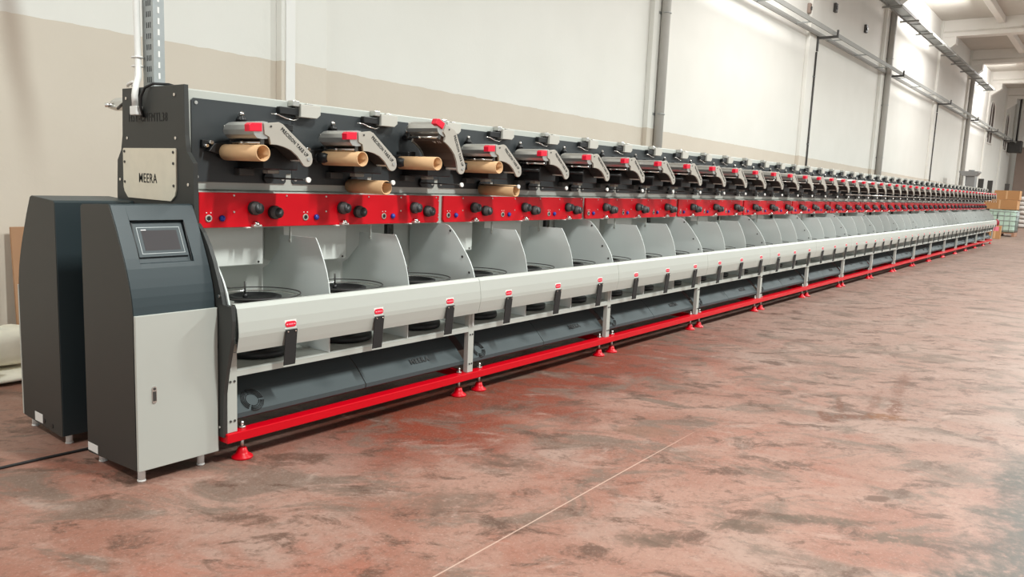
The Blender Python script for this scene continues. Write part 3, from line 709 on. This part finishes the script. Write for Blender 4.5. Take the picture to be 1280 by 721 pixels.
# dark-brown grey side sheets
b.build('cabinet_body', c1)
b = MB(); b.prism([(y + (.004 if y < .3 else -.002), z - .002) for y, z in P1], 'X', X0 - .003, X0 + .0005, 'charcoal'); s_ = b.build('side_panel', c1)
b = MB(); b.box(X0 - .002, X1 + .003, .040, .0555, .066, .783, 'pale', .002); dr = b.build('door', c1); dr['label'] = 'white door'
b = MB()
pts = arc(-.346, .444, .011, 0, PI, 6) + arc(-.346, .385, .011, PI, 2 * PI, 6)
b.prism(pts, 'Y', .036, .0405, 'steel', .001); b.cyl((-.346, .0365, .442), (-.346, .034, .442), .006, 'darksteel', 10); b.box(-.354, -.338, .035, .0365, .385, .43, 'darksteel'); b.build('door_handle', dr)
for x, y in ((-.385, .095), (-.09, .095), (-.385, .47), (-.09, .47)):
    b = MB(); b.cyl((x, y, 0), (x, y, .075), .017, 'white', 14); b.cyl((x, y, 0), (x, y, .008), .019, 'white', 14); b.build('leg', c1)
b = MB(); b.box(X0 - .0045, X0 - .0031, .43, .53, .055, .095, 'white'); b.build('sticker', c1)
# touchscreen standing more upright in a pocket that runs out at its foot
pk0, pk1 = Vector((0, .128, 1.022)), Vector((0, .178, 1.195))       # pocket floor, bottom and top
pk0 = Vector((0, .134, 1.005)); pk1 = Vector((0, .222, 1.190))
pu = (pk1 - pk0).normalized(); pn = Vector((0, -pu.z, pu.y))
def slab(b, x0, x1, s0, s1, h0, h1, m, skew=0.0):
    vs = [b.bm.verts.new(Vector((x + skew * s, 0, 0)) + pk0 + pu * s + pn * h) for x in (x0, x1) for s in (s0, s1) for h in (h0, h1)]
    q = [(0, 1, 3, 2), (4, 6, 7, 5), (0, 4, 5, 1), (2, 3, 7, 6), (0, 2, 6, 4), (1, 5, 7, 3)]
    b._fin([b.bm.faces.new([vs[i] for i in f]) for f in q], m)
b = MB(); slab(b, -.350, -.112, .026, .184, .0005, .012, 'slate'); hm = b.build('touchscreen', c1)
b = MB(); b.prism([(.212, 1.194), (.2205, 1.1895), (.2195, 1.187), (.206, 1.192)], 'X', PKX0 + .001, PKX1 - .001, 'black')  # black strips imitating the shade along the pocket edges
b.prism([(.128, 1.008), (.137, 1.0085), (.2205, 1.185), (.196, 1.185)], 'X', PKX1 - .006, PKX1 - .001, 'black'); b.prism([(.128, 1.008), (.137, 1.0085), (.2205, 1.185), (.196, 1.185)], 'X', PKX0 + .001, PKX0 + .006, 'black'); b.build('gasket', c1)
b = MB(); slab(b, -.334, -.128, .040, .170, .012, .0128, 'galv'); b.build('bezel_line', hm)
b = MB(); slab(b, -.3315, -.1305, .0425, .1675, .0128, .0136, 'slate'); b.build('bezel', hm)
b = MB(); slab(b, -.316, -.146, .055, .154, .0136, .0142, 'screen'); b.build('screen', hm)
b = MB(); slab(b, -.316, -.292, .1535, .158, .0136, .0142, 'whiteink'); b.build('logo', hm)

c2 = thing('control_cabinet', 'plain dark grey cabinet farther back by the wall, small white stickers at its foot', 'cabinet', (-.225, 1.08, 0))
P2 = cab_pts(True)
b = MB(); b.prism(P2, 'X', X0, X1, 'slate', .002); b.build('cabinet_body', c2)
b = MB(); b.prism([(y + (-.004 if y > 1 else .002), z - .002) for y, z in P2], 'X', X0 - .003, X0 + .0005, 'charcoal'); b.build('side_panel', c2)
b = MB(); b.box(X0 - .002, X1 + .003, 1.295, 1.31, .066, .783, 'pale', .002); b.build('door', c2)
for x, y in ((-.385, 1.255), (-.09, 1.255), (-.385, .84), (-.09, .84)):
    b = MB(); b.cyl((x, y, 0), (x, y, .075), .017, 'white', 14); b.cyl((x, y, 0), (x, y, .008), .019, 'white', 14); b.build('leg', c2)
b = MB(); b.box(X0 - .0045, X0 - .0031, 1.05, 1.145, .066, .115, 'white'); b.build('sticker', c2)
b = MB(); b.cyl((X0 - .003, 1.03, .085), (X0 - .006, 1.03, .085), .012, 'black', 12); b.build('cable_port', c2)
b = MB(); b.cyl((X0 - .003, .935, .078), (X0 - .006, .935, .078), .012, 'black', 12); b.build('cable_port', c2)

# cable drop: perforated strut, white conduit, black cables
b = MB(); sx, sy = .03, .747
z0s, z1s = 1.843, CEIL
b.box(sx, sx + .004, sy - .05, sy + .05, z0s, z1s, 'galv'); b.box(sx, sx + .06, sy - .054, sy - .05, z0s, z1s, 'galv'); b.box(sx, sx + .06, sy + .05, sy + .054, z0s, z1s, 'galv')
st = b.build('perforated_strut', origin=(sx, sy, z0s)); tag(st, 'upright galvanised strut full of slots above the end plate', 'strut')
b = MB()
z = z0s + .03
while z < 4.2:
    for dy in (-.03, -.012, .006): b.box(sx - .0012, sx + .0001, sy + dy, sy + dy + .006, z, z + .028, 'ink')
    b.box(sx + .024, sx + .034, sy - .0552, sy - .0539, z + .02, z + .05, 'white')
    z += .055
b.build('slot', st)
cb = thing('white_cable', 'white cable bundle with a plug dropping down beside the perforated strut', 'cable', (-.05, .735, 1.70))
b = MB(); b.tube([(.0, .80, CEIL), (.0, .80, 2.2), (.0, .795, 2.0), (-.01, .775, 1.90), (-.04, .745, 1.85), (-.052, .735, 1.80), (-.05, .735, 1.745)], .016, 'white', 10); b.build('conduit', cb)
b = MB(); b.tube([(.008, .825, CEIL), (.008, .825, 2.1), (.005, .82, 1.95), (-.01, .80, 1.88), (-.045, .757, 1.82), (-.05, .752, 1.745)], .010, 'white', 8); b.tube([(.03, .97, 1.865), (.0, .90, 1.868), (-.02, .82, 1.872), (-.035, .75, 1.865)], .009, 'white', 8); b.build('wire', cb)
b = MB(); b.box(-.066, -.0275, .697, .765, 1.70, 1.745, 'white', .004); b.build('plug', cb)
for z in (2.0, 1.955): 
    b = MB(); b.tube([(.003 + .024 * math.cos(a), .808 + .036 * math.sin(a), z) for a in [2 * PI * k / 16 for k in range(16)]], .004, 'white', 6, True); b.build('cable_tie', cb)
b = MB(); b.tube([(-.035, .685, 1.69), (-.05, .682, 1.74), (-.052, .674, 1.79), (-.045, .645, 1.835), (-.025, .60, 1.856), (.03, .55, 1.856), (.10, .52, 1.84)], .007, 'black', 8)
tag(b.build('black_cable', origin=(-.035, .685, 1.69)), 'thin black cable arching from the white plug over the end plate', 'cable')
b = MB(); b.tube([(-.04, .776, 1.70), (-.045, .778, 1.76), (-.042, .775, 1.81), (-.034, .78, 1.84), (-.034, .79, 1.852)], .006, 'black', 8)
tag(b.build('black_cable', origin=(-.04, .776, 1.70)), 'short black cable left of the white plug on the end plate', 'cable')
b = MB(); b.tube([(-2.2, .70, .007), (-1.4, .692, .007), (-.9, .69, .007), (-.6, .684, .007), (-.4, .674, .007), (-.2, .66, .007), (.03, .64, .007)], .007, 'rubber', 8)
tag(b.build('power_cable', origin=(-.8, .69, 0)), 'black power cable on the red floor, running in between the two cabinets', 'cable')

# things by the wall on the left
b = MB(); b.box(.05, .60, 2.62, 2.645, .0, .965, 'wood', .003)
o = b.build('wooden_board', origin=(.26, 2.645, 0)); o.rotation_euler = (math.radians(-4), 0, 0); o.location = (.335, 2.86, .004); tag(o, 'brown wooden board leaning on the wall behind the plain cabinet', 'board')
def blob(name, cx, cy, z0, rx, ry, h, m, seed, sq=2.6, rows=9, seg=20):
    b = MB(); rnd = random.Random(seed); rings = []
    for i in range(rows + 1):
        t = -PI / 2 + PI * i / rows; ring = []
        cz = abs(math.sin(t)) ** (2 / sq) * (1 if t > 0 else -1); cr = abs(math.cos(t)) ** (2 / sq)
        for k in range(seg):
            a = 2 * PI * k / seg; ca, sa = math.cos(a), math.sin(a)
            f = 1 + rnd.uniform(-.06, .06) + .05 * math.sin(3 * a + seed)
            ring.append(b.bm.verts.new((cx + rx * cr * f * abs(ca) ** (2 / sq) * (1 if ca > 0 else -1), cy + ry * cr * f * abs(sa) ** (2 / sq) * (1 if sa > 0 else -1), z0 + h / 2 + h / 2 * cz * (f if t > 0 else 1))))
        rings.append(ring)
    fs = []
    for A, B in zip(rings[:-1], rings[1:]):
        for k in range(seg): fs.append(b.bm.faces.new([A[k], A[(k + 1) % seg], B[(k + 1) % seg], B[k]]))
    b._fin(fs, m, True)
    bmesh.ops.remove_doubles(b.bm, verts=b.bm.verts, dist=1e-5)
    return b.build(name, origin=(cx, cy, z0))
o = blob('white_sack', -.20, 2.42, .0, .42, .24, .07, 'sack', 3); tag(o, 'flat cream sack on the floor left of the plain cabinet', 'sack')
o = blob('white_sack', -.15, 2.47, .082, .33, .155, .25, 'sack', 4, 3.0); tag(o, 'bulging cream sack lying on the flat one by the wall', 'sack')
o = blob('rubble_bag', -.36, 2.235, .08, .15, .04, .085, 'stone', 5, 2.0); tag(o, 'mossy brown bundle in front of the bulging cream sack', 'bundle')

# ------------------------------------------------------------------ far end of the aisle
ib = thing('plastic_tank', 'pale green caged liquid tank on a pallet beyond the far end of the machine', 'tank', (36.6, .55, 0))
y0, y1, xa, xb = .03, 1.08, 36.0, 37.15
b = MB(); b.box(xa + .03, xb - .03, y0 + .03, y1 - .03, .17, 1.08, 'tank', .08); b.cyl(((xa + xb) / 2, (y0 + y1) / 2, 1.08), ((xa + xb) / 2, (y0 + y1) / 2, 1.10), .10, 'white', 18); b.build('tank_body', ib)
b = MB()
for z in (.25, .45, .65, .85, 1.02):
    b.tube([(xa, y0, z), (xb, y0, z), (xb, y1, z), (xa, y1, z)], .012, 'galv', 6, True)
for k in range(6):
    y = y0 + (y1 - y0) * k / 5; b.cyl((xa, y, .16), (xa, y, 1.05), .010, 'galv', 6); b.cyl((xb, y, .16), (xb, y, 1.05), .010, 'galv', 6)
    x = xa + (xb - xa) * k / 5; b.cyl((x, y0, .16), (x, y0, 1.05), .010, 'galv', 6); b.cyl((x, y1, .16), (x, y1, 1.05), .010, 'galv', 6)
b.build('cage', ib)
b = MB(); b.box(xa, xb, y0, y1, .12, .155, 'pallet')
for y in (y0 + .05, (y0 + y1) / 2, y1 - .05): b.box(xa, xb, y - .05, y + .05, .0, .12, 'pallet')
b.build('pallet', ib)
def carton(x0, x1, y0, y1, z0, z1, lab, cat='box', m='carton', name='cardboard_box'):
    t = thing(name, lab, cat, ((x0 + x1) / 2, (y0 + y1) / 2, z0))
    b = MB(); b.box(x0, x1, y0, y1, z0, z1, m, .006); b.build('carton', t)
    b = MB(); b.box(x0 - .002, x0 - .0005, (y0 + y1) / 2 - .03, (y0 + y1) / 2 + .03, z0 + .02, z1 - .01, 'card'); b.box(x0, x1, (y0 + y1) / 2 - .03, (y0 + y1) / 2 + .03, z1 + .0005, z1 + .002, 'card'); b.build('tape', t)
    return t
carton(36.05, 37.05, .06, 1.30, 1.105, 1.50, 'wide light brown carton lying on the green tank')
carton(36.1, 36.9, .02, .92, 1.505, 1.88, 'darker brown carton on top of the stack above the green tank')
t = carton(33.0, 33.35, .22, .58, .0, .50, 'small brown carton on the floor at the machine end with a pink label')
b = MB(); b.box(32.9965, 32.9978, .28, .52, .30, .47, 'pink'); b.build('label', t)
b = MB(); b.lathe([(.09, .505), (.10, .60), (.09, .68), (.04, .72), (.02, .74)], (33.17, .40, 0), 'deepred', 18); b.cyl((33.17, .40, .76), (33.17, .40, 1.0), .015, 'darksteel', 8)
o = b.build('red_canister', origin=(33.17, .40, .505)); tag(o, 'red canister with a dark spout standing on the pink labelled carton', 'canister')
names = ['lowest white sack of the stack beside the column at the far end', 'second white sack from the floor in the far stack', 'third white sack from the floor in the far stack', 'fourth white sack up, middle of the far stack', 'fifth white sack from the floor in the far stack', 'white sack second from the top of the far stack', 'topmost white sack of the stack at the far end']
for k in range(7):
    o = blob('stacked_sack', 50.5 + .05 * ((k * 7) % 3 - 1), .85 + .05 * ((k * 5) % 3 - 1), .25 * k, .62, .48, .236, 'whitesack', 20 + k, 3.2); tag(o, names[k], 'sack', 'white sacks stacked at the far end')
t = thing('grey_hopper', 'tall grey hopper with a flared top behind the far half of the machine', 'hopper', (37.3, 2.1, 0))
b = MB(); b.box(37.0, 37.6, 1.80, 2.30, 0, 2.45, 'greybox', .02); b.build('column', t)
b = MB(); b.prism([(1.80, 2.45), (2.30, 2.45), (2.42, 2.60), (2.42, 2.66), (1.68, 2.66), (1.68, 2.60)], 'X', 36.9, 37.7, 'greybox', .01); b.cyl((37.3, 2.0, 2.66), (37.3, 2.0, 2.72), .12, 'greybox', 14); b.build('hopper_top', t)
b = MB(); b.cyl((36.94, 2.2, 0), (36.94, 2.2, 2.45), .05, 'white', 10); b.build('side_pipe', t)
for k, (x, lab) in enumerate(((40.0, 'dark upright post next to the grey hopper'), (43.2, 'dark upright post, middle of the three near the far wall end'), (50.5, 'dark upright post just above the brown cartons'))):
    b = MB(); b.box(x, x + .12, 1.84, 2.06, 0, 2.42, 'darksteel', .01); b.box(x - .04, x + .16, 1.80, 2.10, 0, .03, 'darksteel')
    o = b.build('steel_post', origin=(x + .06, 1.95, 0)); tag(o, lab, 'post')
# ------------------------------------------------------------------ light
W = bpy.data.worlds.new('World'); SC.world = W; W.use_nodes = True
W.node_tree.nodes['Background'].inputs[0].default_value = (.95, 1.0, .985, 1); W.node_tree.nodes['Background'].inputs[1].default_value = .68
def area(name, loc, sx, sy, power, rgb=(1, .97, .92), rot=(0, 0, 0)):
    l = bpy.data.lights.new(name, 'AREA'); l.shape = 'RECTANGLE'; l.size = sx; l.size_y = sy; l.energy = power; l.color = rgb
    o = bpy.data.objects.new(name, l); COL.objects.link(o); o.location = loc; o.rotation_euler = rot; return o
for k, x in enumerate((.8, 7.2, 13.6, 20.5, 28.5, 36.5, 44.5, 52.5)):
    area('ceiling_lamp', (x, -4.2, 6.2), .25, 1.6, 560, (.95, 1, .97))
for x in (13.3, 28.4, 43.6):
    area('wall_bay_lamp', (x, 1.1, 7.5), 3.0, 1.2, 210, (1, .985, .965), (math.radians(55), 0, 0))

area('rear_aisle_lamp', (-4.2, .4, 6.6), .4, 2.4, 260, (.95, 1, .97))  # unseen fill light added to brighten the near end and left wall
# ------------------------------------------------------------------ camera
cam = bpy.data.cameras.new('Camera'); co = bpy.data.objects.new('Camera', cam); COL.objects.link(co)
F, YAW, PITCH, ROLL = 979.10, .65403, .137477, -.042501
cam.sensor_fit = 'HORIZONTAL'; cam.sensor_width = 36; cam.lens = F * 36 / 1280; cam.clip_start = .05; cam.clip_end = 300
cy_, sy_, cp_, sp__ = math.cos(YAW), math.sin(YAW), math.cos(PITCH), math.sin(PITCH)
fwd = Vector((cy_ * cp_, sy_ * cp_, -sp__)); right = Vector((sy_, -cy_, 0)); down = fwd.cross(right)
r2 = math.cos(ROLL) * right + math.sin(ROLL) * down; d2 = -math.sin(ROLL) * right + math.cos(ROLL) * down
mw = Matrix((r2, -d2, -fwd)).transposed().to_4x4(); mw.translation = Vector((-2.1119, -3.3387, 1.45)); co.matrix_world = mw
SC.camera = co
vs = SC.view_settings; vs.view_transform = 'Standard'; vs.look = 'None'; vs.gamma = 1; vs.use_curve_mapping = False; vs.exposure = 0.0
